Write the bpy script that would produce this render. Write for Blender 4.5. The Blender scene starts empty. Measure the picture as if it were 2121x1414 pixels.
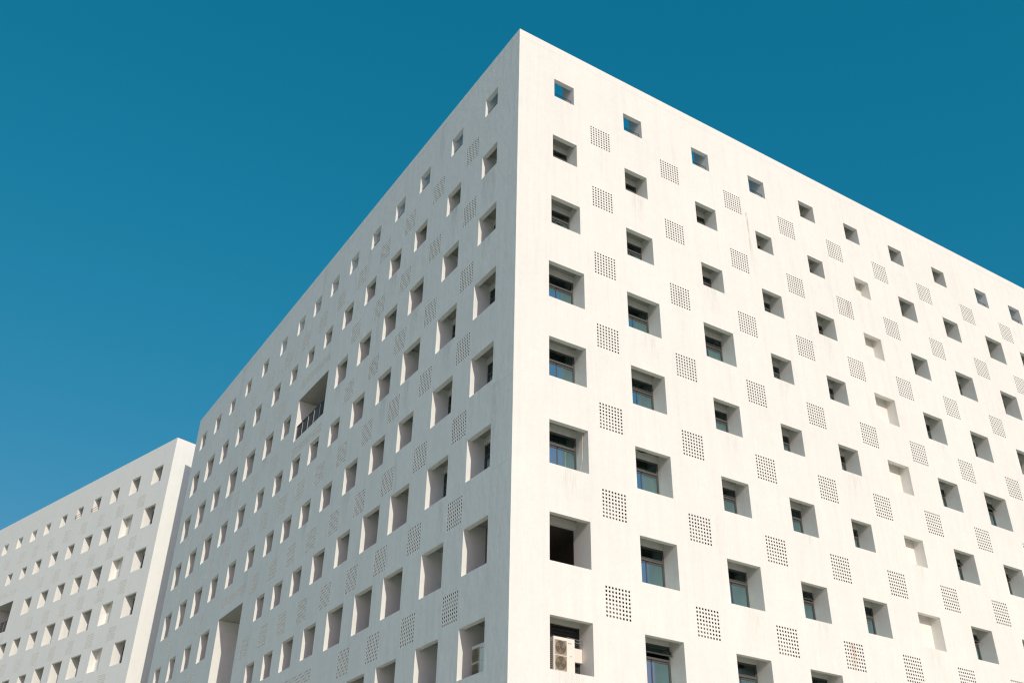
import bpy, bmesh, math, random
from mathutils import Matrix, Vector
random.seed(7)
scene = bpy.context.scene

# ---------------------------------------------------------------- camera, sky, sun, exposure
def camera():
    cd = bpy.data.cameras.new('camera')
    co = bpy.data.objects.new('camera', cd)
    scene.collection.objects.link(co)
    yaw, pitch, roll = 0.553688, 0.556214, 0.020312
    cy, sy, cp, sp = math.cos(yaw), math.sin(yaw), math.cos(pitch), math.sin(pitch)
    fwd = Vector((sy*cp, cy*cp, sp)); right = Vector((cy, -sy, 0)); up = right.cross(fwd)
    cr, sr = math.cos(roll), math.sin(roll)
    r2 = cr*right + sr*up; u2 = -sr*right + cr*up
    m = Matrix((r2, u2, -fwd)).transposed().to_4x4()
    m.translation = Vector((-15.89, -25.577, 1.6))
    co.matrix_world = m
    cd.sensor_fit = 'HORIZONTAL'; cd.sensor_width = 36.0
    cd.lens = 2078.717/2121*36.0
    cd.clip_start = 0.1; cd.clip_end = 6000
    scene.camera = co
camera()

SUN_DIR = Vector((0.112, 1.0, -0.433)).normalized()      # the way the light travels
elev = math.asin(-SUN_DIR.z)
to_sun = -SUN_DIR
azim = math.atan2(to_sun.x, to_sun.y)                     # clockwise from +Y

w = bpy.data.worlds.new('World'); scene.world = w; w.use_nodes = True
nt = w.node_tree; nt.nodes.clear()
sky = nt.nodes.new('ShaderNodeTexSky'); sky.sky_type = 'NISHITA'; sky.sun_disc = False
sky.sun_elevation = elev; sky.sun_rotation = azim
sky.altitude = 0; sky.air_density = 1.0; sky.dust_density = 2.0; sky.ozone_density = 2.0
# deep teal of the clear sky: red falls off faster than green and blue where the sky is dark
sep = nt.nodes.new('ShaderNodeSeparateColor'); com = nt.nodes.new('ShaderNodeCombineColor')
pw = nt.nodes.new('ShaderNodeMath'); pw.operation = 'POWER'; pw.inputs[1].default_value = 2.5
sc_ = nt.nodes.new('ShaderNodeMath'); sc_.operation = 'MULTIPLY'; sc_.inputs[1].default_value = 0.127
mn = nt.nodes.new('ShaderNodeMath'); mn.operation = 'MINIMUM'
bg = nt.nodes.new('ShaderNodeBackground'); bg.inputs['Strength'].default_value = 0.15
out = nt.nodes.new('ShaderNodeOutputWorld')
Lk = nt.links.new
gm = nt.nodes.new('ShaderNodeGamma'); gm.inputs['Gamma'].default_value = 0.57
gs = nt.nodes.new('ShaderNodeVectorMath'); gs.operation = 'MULTIPLY'; gs.inputs[1].default_value = (1.9, 1.366, 1.752)
sep2 = nt.nodes.new('ShaderNodeSeparateColor')
Lk(sky.outputs[0], gm.inputs['Color']); Lk(gm.outputs[0], gs.inputs[0]); Lk(gs.outputs[0], sep2.inputs[0])
Lk(sky.outputs[0], sep.inputs[0]); Lk(sep.outputs[0], pw.inputs[0]); Lk(pw.outputs[0], sc_.inputs[0])
Lk(sc_.outputs[0], mn.inputs[0]); Lk(sep2.outputs[0], mn.inputs[1])
Lk(mn.outputs[0], com.inputs[0]); Lk(sep2.outputs[1], com.inputs[1]); Lk(sep2.outputs[2], com.inputs[2])
Lk(com.outputs[0], bg.inputs['Color']); Lk(bg.outputs[0], out.inputs['Surface'])

sd = bpy.data.lights.new('sun', 'SUN'); sd.energy = 3.45; sd.angle = math.radians(0.5); sd.color = (1.0, 0.96, 0.82)
so = bpy.data.objects.new('sun', sd); scene.collection.objects.link(so)
so.rotation_euler = (-SUN_DIR).to_track_quat('Z', 'Y').to_euler(); so.location = (-20, -60, 80)

scene.cycles.pixel_filter_type = 'BLACKMAN_HARRIS'; scene.cycles.filter_width = 1.25
vs = scene.view_settings
vs.view_transform = 'Standard'; vs.look = 'None'; vs.exposure = -0.40; vs.gamma = 1.0; vs.use_curve_mapping = False

# ---------------------------------------------------------------- materials
def new_mat(name):
    m = bpy.data.materials.new(name); m.use_nodes = True
    nt = m.node_tree
    return m, nt, nt.nodes['Principled BSDF'], nt.nodes['Material Output']

def plain(name, col, rough=0.6, metal=0.0, noise=0.06, scale=6.0):
    m, nt, b, o = new_mat(name)
    tc = nt.nodes.new('ShaderNodeTexCoord'); n = nt.nodes.new('ShaderNodeTexNoise')
    n.inputs['Scale'].default_value = scale; n.inputs['Detail'].default_value = 5
    nt.links.new(tc.outputs['Object'], n.inputs['Vector'])
    mx = nt.nodes.new('ShaderNodeMix'); mx.data_type = 'RGBA'
    mx.inputs[6].default_value = (*[c*(1-noise) for c in col], 1); mx.inputs[7].default_value = (*[min(1, c*(1+noise)) for c in col], 1)
    nt.links.new(n.outputs['Fac'], mx.inputs[0]); nt.links.new(mx.outputs[2], b.inputs['Base Color'])
    b.inputs['Roughness'].default_value = rough; b.inputs['Metallic'].default_value = metal
    return m

def plaster(name, col, streak=0.05, bump=0.35):
    """white painted render: blotches, faint vertical rain streaks, trowel bump"""
    m, nt, b, o = new_mat(name)
    N = nt.nodes.new; L = nt.links.new
    geo = N('ShaderNodeNewGeometry')
    def noise(scale, detail, vec, rough=0.55):
        n = N('ShaderNodeTexNoise'); n.inputs['Scale'].default_value = scale; n.inputs['Detail'].default_value = detail
        n.inputs['Roughness'].default_value = rough; L(vec, n.inputs['Vector']); return n.outputs['Fac']
    def mapped(s):
        mp = N('ShaderNodeMapping'); mp.inputs['Scale'].default_value = s; L(geo.outputs['Position'], mp.inputs['Vector']); return mp.outputs[0]
    def remap(v, a, b_, c, d):
        r = N('ShaderNodeMapRange'); L(v, r.inputs['Value']); r.inputs[1].default_value = a; r.inputs[2].default_value = b_
        r.inputs[3].default_value = c; r.inputs[4].default_value = d; return r.outputs[0]
    def mul(a, b_):
        x = N('ShaderNodeMath'); x.operation = 'MULTIPLY'; L(a, x.inputs[0]); L(b_, x.inputs[1]); return x.outputs[0]
    big = remap(noise(0.22, 5, geo.outputs['Position']), .3, .7, 1-streak*.9, 1+streak*.3)
    mid = remap(noise(1.6, 6, geo.outputs['Position'], .65), .3, .7, 1-streak*.8, 1+streak*.3)
    st = remap(noise(1.0, 6, mapped((2.6, 2.6, .11)), .6), .45, .75, 1.0, 1-streak*1.4)
    st2 = remap(noise(1.0, 3, mapped((9, 9, .5)), .6), .4, .7, 1+streak*.25, 1-streak*.45)
    fine = remap(noise(7.0, 4, geo.outputs['Position'], .7), .3, .7, 1-streak*.9, 1+streak*.5)
    k = mul(mul(mul(big, mid), fine), mul(st, st2))
    hsv = N('ShaderNodeHueSaturation'); hsv.inputs['Color'].default_value = (*col, 1); L(k, hsv.inputs['Value'])
    L(hsv.outputs[0], b.inputs['Base Color'])
    b.inputs['Roughness'].default_value = 0.85; b.inputs['Specular IOR Level'].default_value = 0.25
    # trowel relief
    h1 = noise(3.0, 6, mapped((1, 1, .6)), .6); h2 = noise(28, 3, geo.outputs['Position'])
    add = N('ShaderNodeMath'); add.operation = 'MULTIPLY_ADD'; L(h2, add.inputs[0]); add.inputs[1].default_value = .18; L(h1, add.inputs[2])
    bp = N('ShaderNodeBump'); bp.inputs['Strength'].default_value = bump; bp.inputs['Distance'].default_value = 0.02
    L(add.outputs[0], bp.inputs['Height']); L(bp.outputs[0], b.inputs['Normal'])
    return m

def glass(name, tint, refl):
    m, nt, b, o = new_mat(name); nt.nodes.remove(b)
    N = nt.nodes.new; L = nt.links.new
    g = N('ShaderNodeBsdfGlossy'); g.inputs['Roughness'].default_value = 0.01; g.inputs['Color'].default_value = (.62, .95, 1, 1)
    t = N('ShaderNodeBsdfTransparent'); t.inputs['Color'].default_value = (*tint, 1)
    lw = N('ShaderNodeFresnel'); lw.inputs['IOR'].default_value = 1.5
    mr = N('ShaderNodeMapRange'); mr.inputs[1].default_value = 0; mr.inputs[2].default_value = 1; mr.inputs[3].default_value = refl; mr.inputs[4].default_value = 1
    L(lw.outputs[0], mr.inputs[0])
    mx = N('ShaderNodeMixShader'); L(mr.outputs[0], mx.inputs[0]); L(t.outputs[0], mx.inputs[1]); L(g.outputs[0], mx.inputs[2])
    L(mx.outputs[0], o.inputs['Surface'])
    return m

def stain(name, col, amount, streaky=True):
    m, nt, b, o = new_mat(name)
    N = nt.nodes.new; L = nt.links.new
    tc = N('ShaderNodeTexCoord')
    b.inputs['Base Color'].default_value = (*col, 1); b.inputs['Roughness'].default_value = .95; b.inputs['Specular IOR Level'].default_value = .1
    mp = N('ShaderNodeMapping'); mp.inputs['Scale'].default_value = (14, 14, 1.2) if streaky else (5, 5, 5)
    L(tc.outputs['Object'], mp.inputs['Vector'])
    n = N('ShaderNodeTexNoise'); n.inputs['Scale'].default_value = 1.0; n.inputs['Detail'].default_value = 6; L(mp.outputs[0], n.inputs['Vector'])
    r = N('ShaderNodeMapRange'); r.inputs[1].default_value = .38; r.inputs[2].default_value = .7; r.inputs[3].default_value = 0; r.inputs[4].default_value = amount; L(n.outputs['Fac'], r.inputs[0])
    # fade out at the ends of the patch
    sep = N('ShaderNodeSeparateXYZ'); L(tc.outputs['Generated'], sep.inputs[0])
    def bell(sock, p):
        a = N('ShaderNodeMath'); a.operation = 'MULTIPLY_ADD'; L(sock, a.inputs[0]); a.inputs[1].default_value = 2; a.inputs[2].default_value = -1
        c = N('ShaderNodeMath'); c.operation = 'ABSOLUTE'; L(a.outputs[0], c.inputs[0])
        d = N('ShaderNodeMath'); d.operation = 'POWER'; L(c.outputs[0], d.inputs[0]); d.inputs[1].default_value = p
        e = N('ShaderNodeMath'); e.operation = 'SUBTRACT'; e.inputs[0].default_value = 1; L(d.outputs[0], e.inputs[1]); e.use_clamp = True
        return e.outputs[0]
    f = N('ShaderNodeMath'); f.operation = 'MULTIPLY'; L(bell(sep.outputs['X'], 2), f.inputs[0])
    f0 = N('ShaderNodeMath'); f0.operation = 'MULTIPLY'; L(sep.outputs['Z'], f0.inputs[0]); f0.inputs[1].default_value = 1.2; f0.use_clamp = True
    L(f0.outputs[0], f.inputs[1])
    g = N('ShaderNodeMath'); g.operation = 'MULTIPLY'; L(f.outputs[0], g.inputs[0]); L(r.outputs[0], g.inputs[1])
    L(g.outputs[0], b.inputs['Alpha'])
    return m

M = dict(
    wall=plaster('white_render', (.86, .845, .80), .04, .8),
    roofing=plain('roof_membrane', (.13, .125, .12), .9, 0, .2, .8),
    seam=plaster('render_seam', (.76, .75, .73), .04, .2),
    wall2=plaster('sun_lightened_render', (.90, .88, .84), .022, .5),  # lightened copy of the wall colour, standing in for stronger sunlight
    ceiling=plaster('darker_recess_render', (.42, .40, .36), .05, .25),  # darker than the lining: recess ceilings, inner floors, balcony ceilings and backs
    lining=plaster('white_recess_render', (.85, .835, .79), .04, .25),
    frame=plain('window_frame_grey', (.10, .098, .095), .45, .2),
    bar=plain('aluminium_sash', (.13, .128, .122), .4, .4),
    glass=glass('tinted_glass', (.50, .53, .53), .6),
    darkglass=glass('dark_sash_glass', (.30, .31, .31), .10),
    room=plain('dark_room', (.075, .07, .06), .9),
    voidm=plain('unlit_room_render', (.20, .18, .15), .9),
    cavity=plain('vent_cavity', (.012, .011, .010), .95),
    curtain=plain('grey_curtain', (.36, .37, .36), .9, 0, .12, 9),
    blind=plain('pale_green_blind', (.50, .56, .46), .9),
    rail=plain('black_rail', (.02, .02, .02), .5, .3),
    balus=plain('bronze_balusters', (.10, .08, .065), .5, .3),
    post=plain('galvanised_post', (.30, .30, .30), .45, .6),
    ac=plain('cream_enamel', (.82, .785, .70), .4, 0, .03),
    acgrill=plain('beige_fan_guard', (.30, .245, .175), .5),
    acdark=plain('fan_shadow', (.10, .08, .06), .7),
    aclogo=plain('grey_badge_print', (.12, .13, .15), .5),
    louvre=plain('slate_louvre', (.045, .05, .052), .5, .2),
    box=plain('white_box_paint', (.80, .75, .68), .5, 0, .03),
    pipe=plain('cream_pvc', (.62, .53, .42), .5),
    wire=plain('galvanised_wire', (.25, .26, .27), .5, .6),
    rust=stain('rust_run', (.45, .25, .10), .6),
    rain=stain('rain_run', (.50, .45, .38), .13),
    grime=stain('grey_grime', (.30, .30, .29), .2),
    ledge=plaster('pale_ledge', (.62, .59, .53), .05, .2),
    brick=plain('rack_metal', (.26, .11, .07), .6, .3),
)

# ---------------------------------------------------------------- mesh helpers
def link(ob, parent=None):
    scene.collection.objects.link(ob)
    if parent: ob.parent = parent
    return ob

class MB:
    """collects boxes, quads, tubes; build() links them as one mesh object"""
    def __init__(s): s.v = []; s.f = []; s.m = []
    def quad(s, pts, mi=0):
        n = len(s.v); s.v += [tuple(p) for p in pts]; s.f.append(tuple(range(n, n+len(pts)))); s.m.append(mi)
    def box(s, a, b, mi=0, skip=()):
        (x0, y0, z0), (x1, y1, z1) = a, b
        F = dict(x0=[(x0,y1,z0),(x0,y0,z0),(x0,y0,z1),(x0,y1,z1)], x1=[(x1,y0,z0),(x1,y1,z0),(x1,y1,z1),(x1,y0,z1)],
                 y0=[(x0,y0,z0),(x1,y0,z0),(x1,y0,z1),(x0,y0,z1)], y1=[(x1,y1,z0),(x0,y1,z0),(x0,y1,z1),(x1,y1,z1)],
                 z0=[(x0,y1,z0),(x1,y1,z0),(x1,y0,z0),(x0,y0,z0)], z1=[(x0,y0,z1),(x1,y0,z1),(x1,y1,z1),(x0,y1,z1)])
        for k, q in F.items():
            if k not in skip: s.quad(q, mi)
    def tube(s, pts, r, n=8, mi=0):
        pts = [Vector(p) for p in pts]; rings = []
        for i, p in enumerate(pts):
            d = (pts[min(i+1, len(pts)-1)] - pts[max(i-1, 0)]).normalized()
            a = d.orthogonal().normalized() if abs(d.z) > .99 else d.cross(Vector((0,0,1))).normalized()
            b = d.cross(a)
            base = len(s.v)
            s.v += [tuple(p + r*(math.cos(2*math.pi*k/n)*a + math.sin(2*math.pi*k/n)*b)) for k in range(n)]
            rings.append(base)
        for i in range(len(rings)-1):
            for k in range(n):
                s.f.append((rings[i]+k, rings[i]+(k+1) % n, rings[i+1]+(k+1) % n, rings[i+1]+k)); s.m.append(mi)
        s.f.append(tuple(rings[0]+k for k in range(n))[::-1]); s.m.append(mi)
        s.f.append(tuple(rings[-1]+k for k in range(n))); s.m.append(mi)
    def mesh(s, name, mats):
        me = bpy.data.meshes.new(name); me.from_pydata(s.v, [], s.f)
        for m in (mats if isinstance(mats, (list, tuple)) else [mats]): me.materials.append(m)
        me.polygons.foreach_set('material_index', s.m); me.update()
        return me
    def build(s, name, mats, parent=None):
        return link(bpy.data.objects.new(name, s.mesh(name, mats)), parent)

def put(name, me, parent, mat=None, local=False):
    ob = bpy.data.objects.new(name, me); link(ob, parent)
    if mat is not None: ob.matrix_world = mat if not local else mat
    return ob

def top(name, label, cat, group=None):
    o = bpy.data.objects.new(name, None); link(o)
    o['label'] = label; o['category'] = cat
    if group: o['group'] = group
    return o

# ---------------------------------------------------------------- ground
def ground():
    mb = MB(); R = 2500
    mb.quad([(-R, -R, 0), (R, -R, 0), (R, R, 0), (-R, R, 0)])
    m = plain('pale_paving', (.64, .585, .44), .9, 0, .12, .4)
    o = mb.build('ground', m); o['kind'] = 'structure'
ground()

# ---------------------------------------------------------------- facades
SH = 0.20          # thickness of the outer shell
DEP = 0.75         # depth at which the windows stand
class Face:
    """a facade: u runs along the wall from the near corner, z is up, local x is to the right seen from outside, local y goes in"""
    def __init__(s, origin, rotz, sgn, H, L):
        s.o = Vector(origin); s.rz = rotz; s.sgn = sgn; s.H = H; s.L = L; s.holes = []
    def mat(s, u, z):
        return Matrix.Translation(s.o) @ Matrix.Rotation(s.rz, 4, 'Z') @ Matrix.Translation((s.sgn*u, 0, z))
    def hole(s, u0, u1, z0, z1): s.holes.append((u0, u1, z0, z1))
    def skin(s, mb):
        zs = sorted(set([0, s.H] + [h[2] for h in s.holes] + [h[3] for h in s.holes]))
        R = Matrix.Translation(s.o) @ Matrix.Rotation(s.rz, 4, 'Z')
        for a, b in zip(zs, zs[1:]):
            if b - a < 1e-6: continue
            hs = sorted([(h[0], h[1]) for h in s.holes if h[2] < b-1e-7 and h[3] > a+1e-7])
            u = 0; segs = []
            for p, q in hs:
                if p > u: segs.append((u, p))
                u = max(u, q)
            if u < s.L: segs.append((u, s.L))
            for p, q in segs:
                x0, x1 = sorted((s.sgn*p, s.sgn*q))
                mb.quad([R @ Vector(c) for c in ((x0, 0, a), (x1, 0, a), (x1, 0, b), (x0, 0, b))])

_cache = {}
def cached(key, fn):
    if key not in _cache: _cache[key] = fn()
    return _cache[key]

def lining_mesh(s, kind):
    """what one sees inside an opening of side s (local origin at its centre, y inwards)"""
    h = s/2; mb = MB(); up = .26
    if kind == 'niche':
        D = .51
        mb.quad([(-h,0,-h),(h,0,-h),(h,D,-h),(-h,D,-h)])
        for x in (-h, h): mb.quad([(x,0,-h),(x,D,-h),(x,D,h+.2),(x,SH,h+.2),(x,SH,h),(x,0,h)])
        mb.quad([(-h,0,h),(h,0,h),(h,SH,h),(-h,SH,h)])
        mb.quad([(-h,SH,h),(h,SH,h),(h,SH,h+.2),(-h,SH,h+.2)])
        mb.quad([(-h,SH,h+.2),(h,SH,h+.2),(h,D,h+.2),(-h,D,h+.2)])
        mb.quad([(-h,D,-h),(h,D,-h),(h,D,h+.2),(-h,D,h+.2)])
    elif kind == 'parapet':
        # opening in the roof parapet: fins on both sides, open to the sky behind
        D = .87; z1 = h + .92; z0 = -h
        mb.box((-h, SH+.004, z1-.1), (h, D, z1), 0)  # unseen cover added over the opening to shade the fins
        mb.box((-h-.2, SH+.002, z0-.5), (-h, D, z1), 0); mb.box((h, SH+.002, z0-.5), (h+.2, D, z1), 0)
        mb.box((-h, SH+.002, z0-.5), (h, D, z0), 0)
        for x in (-h, h): mb.quad([(x,0,-h),(x,SH+.002,-h),(x,SH+.002,h),(x,0,h)])
        for z in (-h, h): mb.quad([(-h,0,z),(h,0,z),(h,SH+.002,z),(-h,SH+.002,z)])
        mb.quad([(-h-.2,SH,h),(h+.2,SH,h),(h+.2,SH,z1),(-h-.2,SH,z1)])
    else:
        D = {'void': .88, 'deep': 1.7, 'recess': 1.5}.get(kind, DEP)
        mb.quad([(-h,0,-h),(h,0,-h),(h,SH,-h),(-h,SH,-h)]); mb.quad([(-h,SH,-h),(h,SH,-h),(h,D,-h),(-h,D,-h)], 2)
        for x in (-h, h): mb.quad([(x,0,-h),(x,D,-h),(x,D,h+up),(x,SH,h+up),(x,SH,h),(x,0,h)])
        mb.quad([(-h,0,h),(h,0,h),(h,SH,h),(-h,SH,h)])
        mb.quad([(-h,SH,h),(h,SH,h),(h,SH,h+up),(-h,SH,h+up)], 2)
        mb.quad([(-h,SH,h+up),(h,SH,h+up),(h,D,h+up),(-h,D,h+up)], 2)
        if kind == 'deep':
            mb.quad([(-h,D,-h),(h,D,-h),(h,D,h+up),(-h,D,h+up)])
        else:
            mb.box((-h, D-.035, h), (h, D+.12, h+up+.02))                      # lintel above the window
            if kind == 'void':
                E = D+3.2; hh = h
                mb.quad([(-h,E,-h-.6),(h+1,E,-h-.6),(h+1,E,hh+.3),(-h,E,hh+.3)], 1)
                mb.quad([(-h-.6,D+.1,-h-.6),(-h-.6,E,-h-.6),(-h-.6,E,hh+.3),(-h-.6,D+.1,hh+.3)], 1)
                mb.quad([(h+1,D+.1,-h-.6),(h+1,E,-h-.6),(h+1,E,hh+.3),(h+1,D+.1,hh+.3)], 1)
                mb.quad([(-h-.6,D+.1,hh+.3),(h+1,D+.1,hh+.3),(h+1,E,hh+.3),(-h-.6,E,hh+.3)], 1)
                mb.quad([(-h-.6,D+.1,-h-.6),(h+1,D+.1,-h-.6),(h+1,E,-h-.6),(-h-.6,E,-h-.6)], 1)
                mb.box((-h-.6,D,-h-.6),(-h,D+.1,hh+.3)); mb.box((h,D,-h-.6),(h+1,D+.1,hh+.3)); mb.box((-h,D,h+.02),(h,D+.1,h+.3)); mb.box((-h,D,-h-.6),(h,D+.1,-h))
            else:
                # the room behind the glass
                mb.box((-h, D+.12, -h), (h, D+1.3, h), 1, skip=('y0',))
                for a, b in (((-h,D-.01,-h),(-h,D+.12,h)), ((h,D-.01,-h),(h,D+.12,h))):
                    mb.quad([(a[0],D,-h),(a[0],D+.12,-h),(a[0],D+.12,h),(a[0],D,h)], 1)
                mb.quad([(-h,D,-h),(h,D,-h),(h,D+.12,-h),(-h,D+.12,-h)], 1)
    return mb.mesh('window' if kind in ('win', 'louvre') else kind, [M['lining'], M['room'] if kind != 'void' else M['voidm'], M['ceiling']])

FT = .045
def frame_mesh(s):
    h = s/2; mb = MB(); y0, y1 = DEP+.012, DEP+.07; tz = h-.285*s
    e = .002
    mb.box((-h+e,y0,-h+e),(-h+FT,y1,h-e)); mb.box((h-FT,y0,-h+e),(h-e,y1,h-e))
    mb.box((-h+FT,y0,h-FT),(h-FT,y1,h-e)); mb.box((-h+FT,y0,-h+e),(h-FT,y1,-h+FT))
    mb.box((-h+FT,y0-.03,tz-.05),(h-FT,y1,tz+.02), 1)                             # transom bar
    mb.box((.02,y0+.012,-h+FT),(.06,y1,tz-.05))                                   # meeting stile of the sliding panes
    mb.box((-h+FT,y0+.012,tz-.115),(h-FT,y1,tz-.05))                              # head of the sliding panes
    return mb.mesh('frame', [M['frame'], M['bar']])
def pane_mesh(s):
    h = s/2; mb = MB(); tz = h-.285*s; y = DEP+.045
    mb.quad([(-h+FT,y,-h+FT),(h-FT,y,-h+FT),(h-FT,y,tz-.115),(-h+FT,y,tz-.115)])
    return mb.mesh('pane', M['glass'])
def sash_mesh(s):
    """top hung sash, hinge on the local x axis, hanging down"""
    h = s/2-FT-.004; ht = .285*s-FT-.03; mb = MB(); t = .03
    mb.box((-h,-.02,-ht),(-h+t,.02,0), 1); mb.box((h-t,-.02,-ht),(h,.02,0), 1)
    mb.box((-h+t,-.02,-t),(h-t,.02,0), 1); mb.box((-h+t,-.02,-ht),(h-t,.02,-ht+t), 2)
    mb.quad([(-h+t,0,-ht+t),(h-t,0,-ht+t),(h-t,0,-t),(-h+t,0,-t)], 0)
    return mb.mesh('sash', [M['darkglass'], M['frame'], M['bar']])
def curtain_mesh(s, kind):
    h = s/2-FT; mb = MB(); tz = s/2-.285*s-.06
    if kind == 1: x0, x1 = -h, h
    elif kind == 2: x0, x1 = h*.1, h
    else: x0, x1 = -h, h*.45
    n = 64; rr = random.Random(int(s*100)+kind)
    ph = [rr.uniform(0, 6.28) for _ in range(3)]
    def P(i, z):
        t = i/n; x = x0+(x1-x0)*t
        a = .035*math.sin(t*s*26+ph[0])+.02*math.sin(t*s*47+ph[1])
        return (x, DEP+.22+a*(.6+.4*(z < 0)), z)
    for i in range(n):
        mb.quad([P(i, -s/2+.02), P(i+1, -s/2+.02), P(i+1, tz), P(i, tz)])
    me = mb.mesh('curtain', M['curtain'])
    return me
def blind_mesh(s):
    h = s/2-FT; mb = MB(); tz = s/2-.285*s-.14
    mb.box((.08, DEP+.12, -s/2+.02), (h-.09, DEP+.13, tz-.02))
    return mb.mesh('blind', M['blind'])

def window(face, u, z, s, parent, open_=0.0, curtain=0, blind=False):
    m = face.mat(u, z); k = round(s, 3)
    wn = put('window', cached(('win', k), lambda: lining_mesh(s, 'win')), parent, m)
    face.hole(u-s/2, u+s/2, z-s/2, z+s/2)
    put('frame', cached(('frame', k), lambda: frame_mesh(s)), wn)
    put('pane', cached(('pane', k), lambda: pane_mesh(s)), wn)
    sa = put('sash', cached(('sash', k), lambda: sash_mesh(s)), wn)
    sa.matrix_local = Matrix.Translation((0, DEP+.035, s/2-FT-.002)) @ Matrix.Rotation(-open_, 4, 'X')
    if curtain: put('curtain', cached(('cur', k, curtain), lambda: curtain_mesh(s, curtain)), wn)
    if blind: put('blind', cached(('bl', k), lambda: blind_mesh(s)), wn)
    return wn

def opening(face, u, z, s, parent, kind, name):
    k = round(s, 3)
    face.hole(u-s/2, u+s/2, z-s/2, z+s/2)
    return put(name, cached((kind, k), lambda: lining_mesh(s, kind)), parent, face.mat(u, z))

HP, HW = .1355, .073                                       # pitch and width of the holes
def vent_mesh(nx, nz, ledge, wall='wall', thin=False):
    HW = .076 if thin else .071
    mb = MB(); W = (nx-1)*HP+HW; Hh = (nz-1)*HP+HW; x0, z1 = -W/2, Hh/2; T = .012 if thin else .016
    e = (HP-HW)/2
    xs = [x0+i*HP for i in range(nx)]; zz = [z1-i*HP for i in range(nz)]
    # solid strips between the holes
    for i in range(nz):
        a, b = zz[i], zz[i]-HW
        for j in range(nx-1): mb.quad([(xs[j]+HW,0,b),(xs[j+1],0,b),(xs[j+1],0,a),(xs[j]+HW,0,a)])
        if i < nz-1: mb.quad([(x0,0,zz[i+1]),(x0+W,0,zz[i+1]),(x0+W,0,b),(x0,0,b)])
        for j in range(nx):
            p, q = xs[j], xs[j]+HW
            mb.quad([(p,0,b),(q,0,b),(q,T,b),(p,T,b)]); mb.quad([(p,0,a),(q,0,a),(q,T,a),(p,T,a)])
            mb.quad([(p,0,b),(p,T,b),(p,T,a),(p,0,a)]); mb.quad([(q,0,b),(q,T,b),(q,T,a),(q,0,a)])
    # cavity behind the screen
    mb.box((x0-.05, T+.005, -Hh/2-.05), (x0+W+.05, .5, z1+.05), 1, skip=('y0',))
    if ledge:
        mb.box((x0-.04, T+.05, -Hh/2-.045), (x0+HP*4+HW+.03, .45, z1-HP*3.55), 2)
    return mb.mesh('vent_screen', [M[wall], M['cavity'], M['ledge']])
VENTS = []; second_ref = [None]
def vent(face, u, z, parent, nx=8, nz=8, ledge=False):
    thin = face is FL
    w_ = .076 if thin else .071
    W = (nx-1)*HP+w_; Hh = (nz-1)*HP+w_
    face.hole(u-W/2, u+W/2, z-Hh/2, z+Hh/2)
    wall = 'wall2' if parent is second_ref[0] else 'wall'
    VENTS.append((parent, face.mat(u, z), cached(('vent', nx, nz, ledge, wall, thin), lambda: vent_mesh(nx, nz, ledge, wall, thin)), nx*nz))

def rail_mesh(s):
    h = s/2; mb = MB(); y = .17; z = -h+.36
    mb.tube([(-h+.01,y,z),(h-.06,y,z),(h-.05,y,z-.02),(h-.05,y,z-.16)], .014, 6)
    return mb.mesh('railing', M['rail'])

def loggia(face, u0, u1, z0, z1, parent, rail=True, depth=2.4):
    """a wide balcony opening without inner step, with a baluster rail"""
    u, z = (u0+u1)/2, (z0+z1)/2; hw, hz = (u1-u0)/2, (z1-z0)/2
    face.hole(u0, u1, z0, z1)
    mb = MB(); D = depth
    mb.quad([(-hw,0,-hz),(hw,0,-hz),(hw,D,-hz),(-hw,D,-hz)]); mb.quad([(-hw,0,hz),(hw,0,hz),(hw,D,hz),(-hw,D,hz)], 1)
    for x in (-hw, hw): mb.quad([(x,0,-hz),(x,D,-hz),(x,D,hz),(x,0,hz)])
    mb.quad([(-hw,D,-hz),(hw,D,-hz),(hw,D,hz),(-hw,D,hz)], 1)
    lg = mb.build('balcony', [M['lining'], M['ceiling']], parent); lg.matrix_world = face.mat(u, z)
    if rail:
        rb = MB(); y = .12; zt = -hz+1.0
        rb.box((-hw+.01,y-.03,zt-.05),(hw-.01,y+.03,zt)); rb.box((-hw+.01,y-.02,-hz+.08),(hw-.01,y+.02,-hz+.12))
        n = 5
        for i in range(n+1):
            x = -hw+.04+(2*hw-.08)*i/n
            rb.box((x-.025,y-.035,-hz),(x+.025,y+.035,zt-.051), 1)
        k = int(2*hw/.055)
        for i in range(1, k):
            x = -hw+2*hw*i/k
            rb.box((x-.016,y-.012,-hz+.121),(x+.016,y+.012,zt-.052))
        r = rb.build('railing', [M['balus'], M['post']], lg)
    return lg

ROW = [2.56 + 3.405*i for i in range(10)]
VROW = [4.33, 7.73, 11.13, 14.54, 17.95, 21.33, 24.74, 28.14, 31.5]
A, B_, C_, D_ = 1.035, 1.22, 1.40, 1.655

def add_stain(face, u, z0, z1, wid, mat, parent, name='stain'):
    mb = MB(); h = (z1-z0)/2
    mb.quad([(-wid/2,-.003,-h),(wid/2,-.003,-h),(wid/2,-.003,h),(-wid/2,-.003,h)])
    # the quad needs a little depth for generated coordinates
    o = mb.build(name, mat, parent); o.matrix_world = face.mat(u, (z0+z1)/2)
    return o

# ================================================================= main building
H1 = 36.453; WX, LY = 52.0, 45.0
main = top('apartment_building', 'tall white block whose sharp corner divides a sunlit front from a shaded one', 'building')
FR = Face((0, 0, 0), 0.0, 1, H1, WX)
FL = Face((0, 0, 0), -math.pi/2, -1, H1, LY)

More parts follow.
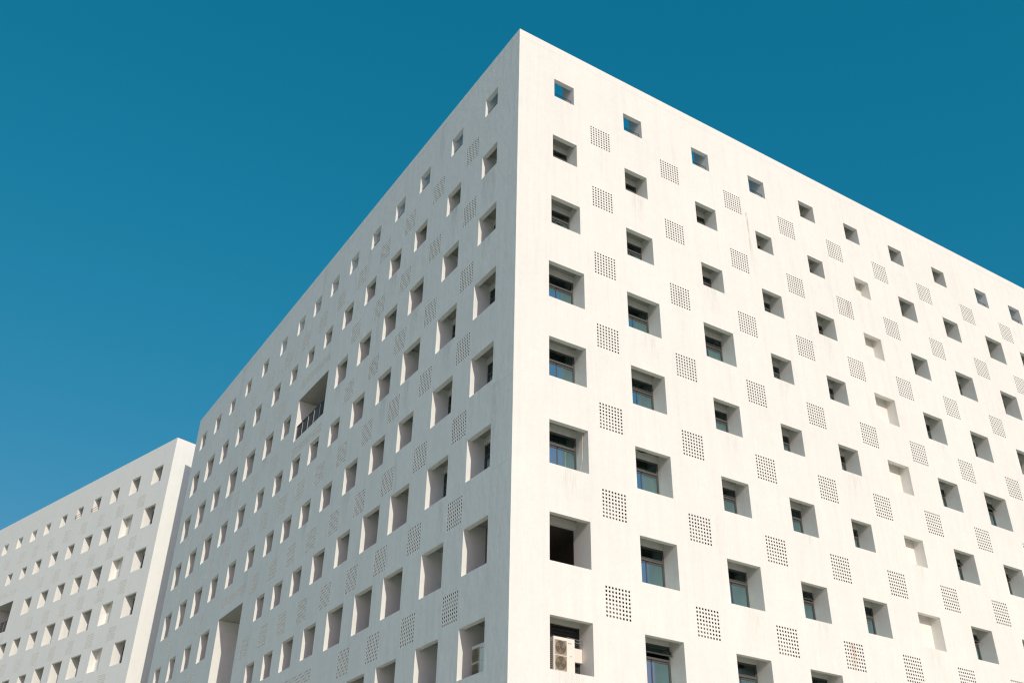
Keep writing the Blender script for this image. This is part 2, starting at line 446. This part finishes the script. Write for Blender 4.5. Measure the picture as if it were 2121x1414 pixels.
RC = [2.33, 6.09, 10.10, 13.69, 17.10, 20.34, 23.74, 27.23, 30.89, 33.95, 37.4, 41.0, 44.6]
RS = [ # sizes per row on the sunlit front
 [A,A,A,A,A,A,A,A,A,A,A,A,A],
 [B_,B_,B_,A,A,A,B_,B_,C_,C_,B_,C_,C_],
 [C_,C_,B_,B_,B_,B_,B_,C_,C_,C_,C_,B_,C_],
 [D_,D_,D_,B_,B_,C_,C_,C_,C_,D_,C_,C_,C_],
 [D_,D_,C_,B_,B_,C_,C_,D_,C_,C_,C_,C_,C_],
 [D_,D_,C_,C_,B_,B_,C_,C_,D_,C_,D_,C_,C_],
 [D_,D_,D_,C_,C_,C_,C_,C_,C_,C_,C_,C_,C_],
 [D_,D_,D_,D_,D_,C_,C_,D_,C_,C_,C_,C_,C_]]
OPEN = {(8,2):.62,(8,4):.3,(5,8):.5,(6,8):.5,(7,7):.45,(6,7):.55,(5,7):.3,(3,7):.4,(3,9):.3,(7,4):.35,(7,2):.1,(7,3):.1,(3,1):.12,(6,3):.2,(5,2):.15,(4,3):.2,(4,9):.2,(7,8):.5,(2,3):.2}
CURT = {(4,1):1,(4,2):1,(5,1):2,(5,2):1,(6,1):1,(8,2):0,(5,3):2,(3,2):3,(3,1):3}
BLIND = {(6,2),(5,3),(4,3)}
PARA_R = {1, 2, 3, 4, 9, 10, 11}
for r in range(8):
    for c in range(13):
        s = RS[r][c]; z = H1-ROW[r]; u = RC[c]; rc = (r+1, c+1)
        if r == 0 and (c+1) in PARA_R:
            p = opening(FR, u, z, s, main, 'parapet', 'parapet_opening')
            if c < 4 or c > 7: put('railing', cached(('rail', s), lambda: rail_mesh(s)), p)
        elif c == 5 and 1 <= r <= 7: opening(FR, u, z, s, main, 'niche', 'niche')
        elif rc == (7, 1): opening(FR, u, z, s, main, 'void', 'opening')
        elif rc == (8, 1): ACR = opening(FR, u, z, s, main, 'louvre', 'window')
        else: window(FR, u, z, s, main, OPEN.get(rc, 0), CURT.get(rc, 0), rc in BLIND)
for r in range(8):
    for c in range(12):
        ledge = (r >= 5 and c < 4) or (r == 4 and c < 1) or (r == 3 and c < 2)
        vent(FR, (RC[c]+RC[c+1])/2, H1-VROW[r], main, ledge=ledge)

LC = [2.235, 5.285, 8.43, 11.07, 13.85, 16.57, 19.15, 21.62, 24.09, 26.91, 30.12, 33.24, 36.42, 39.6, 42.87]
LS = [
 [A]*13+[B_,B_],
 [B_,B_,B_,B_,B_,B_,A,A,A,B_,B_,C_,C_,D_,D_],
 [C_,C_,C_,C_,C_,C_,0,0,B_,C_,D_,D_,C_,D_,D_],
 [D_,D_,D_,C_,C_,B_,B_,B_,B_,B_,C_,C_,D_,D_,D_],
 [D_,D_,C_,C_,C_,B_,B_,B_,B_,B_,C_,C_,D_,D_,D_],
 [D_,D_,D_,D_,C_,C_,B_,B_,B_,0,0,D_,C_,C_,C_],
 [D_,D_,D_,D_,D_,C_,C_,B_,B_,0,0,C_,D_,D_,D_],
 [D_,D_,D_,D_,D_,0,0,C_,C_,B_,B_,C_,D_,D_,D_]]
for r in range(8):
    for c in range(15):
        s = LS[r][c]
        if not s: continue
        z = H1-ROW[r]; u = LC[c]; rc = (r+1, c+1)
        if r == 0 and c < 10:
            p = opening(FL, u, z, s, main, 'parapet', 'parapet_opening')
            if c < 5: put('railing', cached(('rail', s), lambda: rail_mesh(s)), p)
        elif rc in ((7,1),): opening(FL, u, z, s, main, 'deep', 'opening')
        elif rc in ((7,2),(8,2)): opening(FL, u, z, s, main, 'deep', 'recess')
        elif rc == (8,1): ACL = opening(FL, u, z, s, main, 'deep', 'recess')
        elif c < 2: window(FL, u, z, s, main)
        else: opening(FL, u, z, s, main, 'recess', 'recess')
NOV = {(2,6),(2,7),(2,8),(3,6),(3,7),(3,8),(5,10),(5,11),(6,10),(6,11),(7,10),(7,11),(7,5),(7,6),(7,7),(8,5),(8,6),(8,7)}
for r in range(8):
    for c in range(14):
        if (r+1, c+1) in NOV: continue
        vent(FL, (LC[c]+LC[c+1])/2, H1-VROW[r], main)
loggia(FL, 18.41, 22.50, H1-10.97, H1-8.39, main)
for u, z in ((20.42, 7.50), (20.45, 11.71), (28.9, 17.80), (17.85, 24.52)):
    vent(FL, u, H1-z, main, nx=30, nz=4)
loggia(FL, 26.88, 30.92, H1-24.1, H1-18.62, main, rail=False)
loggia(FL, 15.8, 19.9, H1-28.2, H1-25.45, main)

def shell(face_list, extra, name, parent, mat='wall'):
    mb = MB()
    for f in face_list: f.skin(mb)
    extra(mb)
    return mb.build(name, M[mat], parent)
def main_extra(mb):
    # rear walls, parapet tops and the roof deck
    mb.quad([(WX,0,0),(WX,LY,0),(WX,LY,H1),(WX,0,H1)]); mb.quad([(0,LY,0),(WX,LY,0),(WX,LY,H1),(0,LY,H1)])
    t = SH
    for q in ([(0,0),(WX,0),(WX-t,t),(t,t)], [(0,0),(t,t),(t,LY-t),(0,LY)], [(0,LY),(t,LY-t),(WX-t,LY-t),(WX,LY)], [(WX,0),(WX,LY),(WX-t,LY-t),(WX-t,t)]):
        mb.quad([(x,y,H1) for x, y in q])
    # inner faces of the parapet above the openings
    a = H1-1.9
    mb.quad([(t,t,a),(WX-t,t,a),(WX-t,t,H1),(t,t,H1)]); mb.quad([(t,t,a),(t,LY-t,a),(t,LY-t,H1),(t,t,H1)])
    b = H1-3.9
    mb.quad([(WX-t,t,b),(WX-t,LY-t,b),(WX-t,LY-t,H1),(WX-t,t,H1)]); mb.quad([(t,LY-t,b),(WX-t,LY-t,b),(WX-t,LY-t,H1),(t,LY-t,H1)])
shell([FR, FL], main_extra, 'wall', main)
rf = MB(); rf.box((.9,.9,H1-4.4),(WX-.25,LY-.25,H1-4.0)); rf.build('roof', M['roofing'], main)

# wire of the lightning protection standing a little back from the roof edges
def roof_wire(pts, parent):
    mb = MB(); 
    for (a, b) in pts:
        a, b = Vector(a), Vector(b); L = (b-a).length; n = int(L/1.5)
        mb.tube([a.lerp(b, i/n)+Vector((0,0,.13-.012*(i % 2))) for i in range(n+1)], .008, 5)
        for i in range(n+1):
            p = a.lerp(b, i/n); mb.tube([p, p+Vector((0,0,.13))], .007, 5)
    return mb.build('lightning_wire', M['wire'], parent)
roof_wire([((.12,.12,H1),(WX-.3,.12,H1)), ((.12,.12,H1),(.12,LY-.3,H1))], main)

# stains and seams of the render
add_stain(FR, 12.72, H1-7.6, H1-4.6, .16, M['rust'], main)
add_stain(FR, 12.80, H1-8.6, H1-6.4, .35, M['rain'], main)
add_stain(FR, 8.15, H1-13.6, H1-10.9, .20, M['rain'], main)
add_stain(FR, 8.05, H1-11.7, H1-10.9, .14, M['rust'], main)
add_stain(FR, 2.35, H1-22.1, H1-20.42, 1.5, M['rain'], main)
add_stain(FR, 2.25, H1-29.5, H1-27.22, 1.3, M['rain'], main)
add_stain(FR, 4.25, H1-6.5, H1-4.85, .25, M['rain'], main)
add_stain(FR, 15.3, H1-25.4, H1-24.25, .35, M['rust'], main)
add_stain(FR, 18.9, H1-8.3, H1-7.3, .25, M['rust'], main)
add_stain(FL, 12.62, H1-11.7, H1-10.8, .16, M['rust'], main)
add_stain(FL, 9.9, H1-11.5, H1-10.7, .2, M['rain'], main)
add_stain(FL, 4.1, H1-18.4, H1-17.5, .16, M['rust'], main)
for u in (24.75, 33.0, 12.0, 40.2): add_stain(FL, u, H1-30, H1-.4, .05, M['grime'], main)
for u, a, b, wd in ((1.9, 6.6, 9.2, .5), (5.1, 6.7, 8.6, .4), (1.2, 17.2, 20.5, .6), (8.6, 13.7, 15.2, .5), (12.4, 8.2, 12, .4), (9.0, 17.0, 20.0, .4), (4.8, 20.5, 23, .4), (14.4, 3, 5.2, .5), (6.8, .3, 3.6, .7), (21, .2, 3, .7), (35, .2, 4, .8)):
    add_stain(FL, u, H1-b, H1-a, wd, M['grime'], main)

rr = random.Random(5)
for c, r in ((1,1),(1,3),(2,2),(2,4),(3,3),(3,5),(4,4),(4,2),(5,5),(6,3),(2,6),(3,6),(5,6)):
    sz = RS[r][c]; zb = H1-ROW[r]-sz/2
    add_stain(FR, RC[c]+rr.uniform(-.2,.2), zb-rr.uniform(.8,1.8), zb, sz*rr.uniform(.5,.95), M['rain'], main)
for c, r in ((0,1),(0,2),(1,1),(1,3),(2,2),(3,1),(3,3),(4,4),(5,2),(6,4),(9,2),(9,4),(11,2)):
    sz = LS[r][c]; zb = H1-ROW[r]-sz/2
    add_stain(FL, LC[c]+rr.uniform(-.2,.2), zb-rr.uniform(.8,2.0), zb, sz*rr.uniform(.5,.95), M['grime'], main)
def seam(face, u0, u1, z, parent):
    mb = MB(); h = (u1-u0)/2
    mb.box((-h,-.002,-.01),(h,.002,.01))
    o = mb.build('seam', M['seam'], parent); o.matrix_world = face.mat((u0+u1)/2, z)
seam(FR, .01, 51.9, H1-.42, main); seam(FL, .01, 44.9, H1-.42, main)
seam(FL, .05, 1.6, H1-17.35, main); seam(FL, .05, 1.2, H1-20.6, main)

# a loose cable in one window and a bracket under the soffit of another
cb = MB(); x = RC[0]+D_/2-.04; zt = H1-ROW[5]+D_/2
cb.tube([(x,.27,zt+.2),(x-.005,.27,zt-.3),(x-.02,.29,zt-.7),(x-.015,.30,zt-1.0),(x-.04,.36,zt-1.3),(x-.03,.45,zt-1.64)], .012, 6)
cb.build('cable', M['pipe'], main)
br = MB(); zc = H1-ROW[5]+D_/2+.17; xc = RC[1]-.1
br.tube([(xc+.22*math.cos(t), .42+.13*math.sin(t), zc) for t in [k*math.pi/10 for k in range(21)]], .022, 6)
br.tube([(xc,.42,zc-.02),(xc,.42,zc+.09)], .05, 8)
br.build('lamp_bracket', M['rail'], main)

# ---------------------------------------------------------------- louvre door behind the air conditioner (right)
zc = H1-ROW[7]; u = RC[0]; h = D_/2
def louvre_mesh():
    mb = MB(); y = DEP+.03
    mb.box((-h+.002,y,-h+.002),(-h+.05,y+.05,h-.002)); mb.box((h-.05,y,-h+.002),(h-.002,y+.05,h-.002)); mb.box((-h+.05,y,h-.05),(h-.05,y+.05,h-.002))
    n = 15
    for i in range(n):
        z = -h+.03+(2*h-.08)*i/n; 
        mb.quad([(-h+.05,y+.002,z),(h-.05,y+.002,z),(h-.05,y+.05,z+.10),(-h+.05,y+.05,z+.10)])
        mb.quad([(-h+.05,y+.002,z),(h-.05,y+.002,z),(h-.05,y+.012,z-.015),(-h+.05,y+.012,z-.015)])
    return mb.mesh('louvre', M['louvre'])
put('louvre', louvre_mesh(), ACR)

# ---------------------------------------------------------------- air conditioners
def air_conditioner(label):
    t = top('air_conditioner', label, 'air conditioner', 'outdoor air conditioner units in the lowest openings by the corner')
    Wd, Hh, Dp = .80, 1.10, .32
    mb = MB(); mb.box((0,0,.03),(Wd,Dp,Hh)); 
    mb.box((.06,.03,0),(.16,Dp-.03,.03)); mb.box((Wd-.16,.03,0),(Wd-.06,Dp-.03,.03))
    cas = mb.build('casing', M['ac'], t)
    bev = cas.modifiers.new('bevel', 'BEVEL'); bev.width = .012; bev.segments = 2
    # side louvres
    sl = MB()
    for i in range(14): sl.box((-.004,.04,.15+i*.06),(.001,Dp-.05,.17+i*.06))
    sl.build('side_louvre', M['acgrill'], t)
    R = .20
    for zc in (.30, .78):
        g = MB(); cx = .265; n = 36
        # dark fan well, square cream surround, wire guard
        ring = [(cx+R*math.cos(2*math.pi*k/n), -.006, zc+R*math.sin(2*math.pi*k/n)) for k in range(n)]
        g.quad([(cx-.22,-.003,zc-.22),(cx+.22,-.003,zc-.22),(cx+.22,-.003,zc+.22),(cx-.22,-.003,zc+.22)], 2)
        g.quad(ring, 1)
        for k in range(17):
            x = -.2+.4*(k+.5)/17; hh = .215
            g.box((cx+x-.0028,-.022,zc-hh),(cx+x+.0028,-.016,zc+hh), 0)
        for rr in (.06, .13, R):
            g.tube([(cx+rr*math.cos(2*math.pi*k/n), -.019, zc+rr*math.sin(2*math.pi*k/n)) for k in range(n+1)], .004, 5, 0)
        g.box((cx-.225,-.024,zc-.225),(cx-.212,-.003,zc+.225),2); g.box((cx+.212,-.024,zc-.225),(cx+.225,-.003,zc+.225),2)
        g.box((cx-.212,-.024,zc+.212),(cx+.212,-.003,zc+.225),2); g.box((cx-.212,-.024,zc-.225),(cx+.212,-.003,zc-.212),2)
        fg = g.build('fan_guard', [M['acgrill'], M['acdark'], M['pipe']], t)
        b = MB()
        for k in range(3):
            a0 = 2*math.pi*k/3
            pts = [(cx+.04*math.cos(a0), -.0085, zc+.04*math.sin(a0))]+[(cx+.18*math.cos(a0+d), -.0085-.004*d, zc+.18*math.sin(a0+d)) for d in (0,.25,.5,.75,1.0)]
            b.quad(pts)
        b.build('fan', M['acgrill'], fg)
    # badge: a small round emblem and a word-like strip, and a small rating mark lower down
    lg = MB(); n = 14
    lg.quad([(.56+.014*math.cos(2*math.pi*k/n), -.003, .95+.014*math.sin(2*math.pi*k/n)) for k in range(n)])
    lg.quad([(.635,-.003,.545),(.685,-.003,.545),(.685,-.003,.565),(.635,-.003,.565)])
    lg.build('badge', M['aclogo'], t)
    tx = bpy.data.curves.new('wordmark', 'FONT'); tx.body = 'GREE'; tx.size = .042; tx.extrude = .0005
    to = bpy.data.objects.new('wordmark', tx); scene.collection.objects.link(to)
    dg = bpy.context.evaluated_depsgraph_get(); me = bpy.data.meshes.new_from_object(to.evaluated_get(dg)); bpy.data.objects.remove(to)
    me.materials.clear(); me.materials.append(M['aclogo'])
    lo = put('wordmark', me, t); lo.matrix_local = Matrix.Translation((.585, -.003, .936)) @ Matrix.Rotation(math.pi/2, 4, 'X')
    return t
def dup_tree(o, parent=None):
    c = o.copy(); scene.collection.objects.link(c); c.parent = parent
    for ch in list(o.children): dup_tree(ch, c)
    return c
ac1 = air_conditioner('sunlit cream air conditioner with two stacked fans in front of dark louvres')
ac2 = dup_tree(ac1)
ac2['label'] = 'shaded grey air conditioner half hidden in an opening of the shaded front'
zs = H1-ROW[7]-D_/2
ac1.matrix_world = FR.mat(1.80, zs) @ Matrix.Translation((0, .24, 0))
ac2.matrix_world = FL.mat(2.88, zs) @ Matrix.Translation((0, .42, 0))
# white box on the jamb right of the unit, with its two pipes
bx = MB(); x1 = RC[0]+D_/2; bx.box((2.55, .60, H1-26.70), (x1-.01, .74, H1-26.27))
wb = bx.build('box', M['box']); wb['label'] = 'small plain white box fixed to the jamb right of the sunlit air conditioner'; wb['category'] = 'box'
bv = wb.modifiers.new('bevel', 'BEVEL'); bv.width = .008; bv.segments = 2
for k, zz in enumerate((H1-26.12, H1-26.02)):
    pb = MB(); pb.tube([(2.45,.45,zz),(2.8,.5,zz),(x1-.02,.55,zz-.01)], .013, 6)
    p = pb.build('pipe', M['post']); p['category'] = 'pipe'
    p['label'] = ('upper' if k else 'lower') + ' of two thin pale pipes behind the sunlit air conditioner'

# ================================================================= second building
K = 1.015
a2 = math.radians(-15.617)
O2 = Vector((-15.89+K*(15.89-.805), -25.577+K*(25.577+47.927), 0)); H2 = 1.6+K*(36.0044-1.6)
second = top('apartment_building', 'farther white block at the left with a narrow blank sunlit end wall', 'building')
second_ref[0] = second
dirv = Vector((math.sin(a2), math.cos(a2)))
# local x points against u: (-sin a, -cos a)
rz2 = math.atan2(-dirv.y, -dirv.x)
L2, W2 = 48.0, 16.0
F2 = Face(O2, rz2, -1, H2, L2)
C2 = [c*K for c in (1.998, 5.266, 8.379, 11.302, 14.135, 16.946, 19.888, 22.483, 25.194, 28.067, 30.9, 34.0, 37.1, 40.2)]
S2 = [
 [C_,C_,B_,B_,A,A,A,A,A,A,A,A,A,A],
 [D_,D_,C_,C_,B_,B_,B_,A,A,A,B_,B_,B_,B_],
 [D_,D_,D_,C_,C_,C_,C_,0,0,B_,C_,C_,C_,C_],
 [D_,D_,D_,D_,D_,C_,C_,C_,B_,B_,C_,C_,C_,C_],
 [D_,D_,D_,D_,D_,C_,C_,C_,C_,B_,C_,C_,C_,C_],
 [D_,D_,D_,D_,D_,D_,C_,C_,C_,C_,C_,C_,C_,C_],
 [D_,D_,D_,D_,D_,D_,C_,C_,C_,C_,C_,C_,C_,C_]]
for r in range(7):
    for c in range(13):
        s = S2[r][c]
        if not s: continue
        s *= 1.0; z = H2-ROW[r]*K; u = C2[c]
        if c == 1 and r >= 1: opening(F2, u, z, s, second, 'niche', 'niche')
        elif r == 0 and c >= 6: opening(F2, u, z, s, second, 'niche', 'niche')
        else:
            wn = window(F2, u, z, s, second)
            if r == 0 and c in (3, 4):
                rk = MB(); hh = s/2
                for zz in (-hh+.12, -hh+.34):
                    rk.tube([(-hh+.02,.05,zz),(-hh+.02,-.06,zz),(hh-.1,-.06,zz),(hh-.1,.05,zz)], .016, 6)
                for x in (-hh+.02, hh-.1): rk.tube([(x,-.06,-hh+.12),(x,-.06,-hh+.34)], .016, 6)
                put('rack', rk.mesh('rack', M['brick']), wn)
for r in range(6):
    for c in range(12):
        if (r+1, c+1) in {(2,7),(2,8),(2,9),(3,7),(3,8),(3,9)}: continue
        vent(F2, (C2[c]+C2[c+1])/2, H2-VROW[r]*K, second)
vent(F2, 25.3, H2-7.6, second, nx=30, nz=4); vent(F2, 25.3, H2-11.9, second, nx=30, nz=4)
loggia(F2, 23.2, 27.3, H2-11.15, H2-8.45, second)
ein = Vector((math.cos(a2), -math.sin(a2)))
def second_extra(mb):
    c0 = Vector((O2.x, O2.y)); c1 = c0+ein*W2; c2 = c1+dirv*L2; c3 = c0+dirv*L2
    for p, q in ((c0, c1), (c1, c2), (c2, c3)): mb.quad([(p.x,p.y,0),(q.x,q.y,0),(q.x,q.y,H2),(p.x,p.y,H2)])
    mb.quad([(p.x,p.y,H2) for p in (c0, c1, c2, c3)])
shell([F2], second_extra, 'wall', second, 'wall2')
q0 = Vector((O2.x, O2.y, H2)); e3 = Vector((ein.x, ein.y, 0)); d3 = Vector((dirv.x, dirv.y, 0))
roof_wire([(q0+e3*.15+d3*.15, q0+e3*(W2-.3)+d3*.15), (q0+e3*.15+d3*.15, q0+e3*.15+d3*(L2-.3))], second)

# ---------------------------------------------------------------- vent screens: the hundred that show largest on each block are parts, the rest one object
from bpy_extras.object_utils import world_to_camera_view
bpy.context.view_layer.update()
for parent in (main, second):
    lst = []
    for p, m, me, n in VENTS:
        if p is not parent: continue
        c = world_to_camera_view(scene, scene.camera, m.translation)
        inside = -.01 < c.x < 1.01 and -.02 < c.y < 1.02
        lst.append((-(1 if inside else .001)*n/c.z**2, len(lst), m, me))
    lst.sort(key=lambda t: (t[0], t[1]))
    for _, _, m, me in lst[:100]: put('vent_screen', me, parent, m)
    if len(lst) > 100:
        bm = bmesh.new()
        for _, _, m, me in lst[100:]:
            t = me.copy(); t.transform(m); bm.from_mesh(t); bpy.data.meshes.remove(t)
        me = bpy.data.meshes.new('vent_screen'); bm.to_mesh(me); bm.free()
        for mt in (M['wall'], M['cavity'], M['ledge']): me.materials.append(mt)
        o = put('vent_screen', me, parent); o['kind'] = 'stuff'
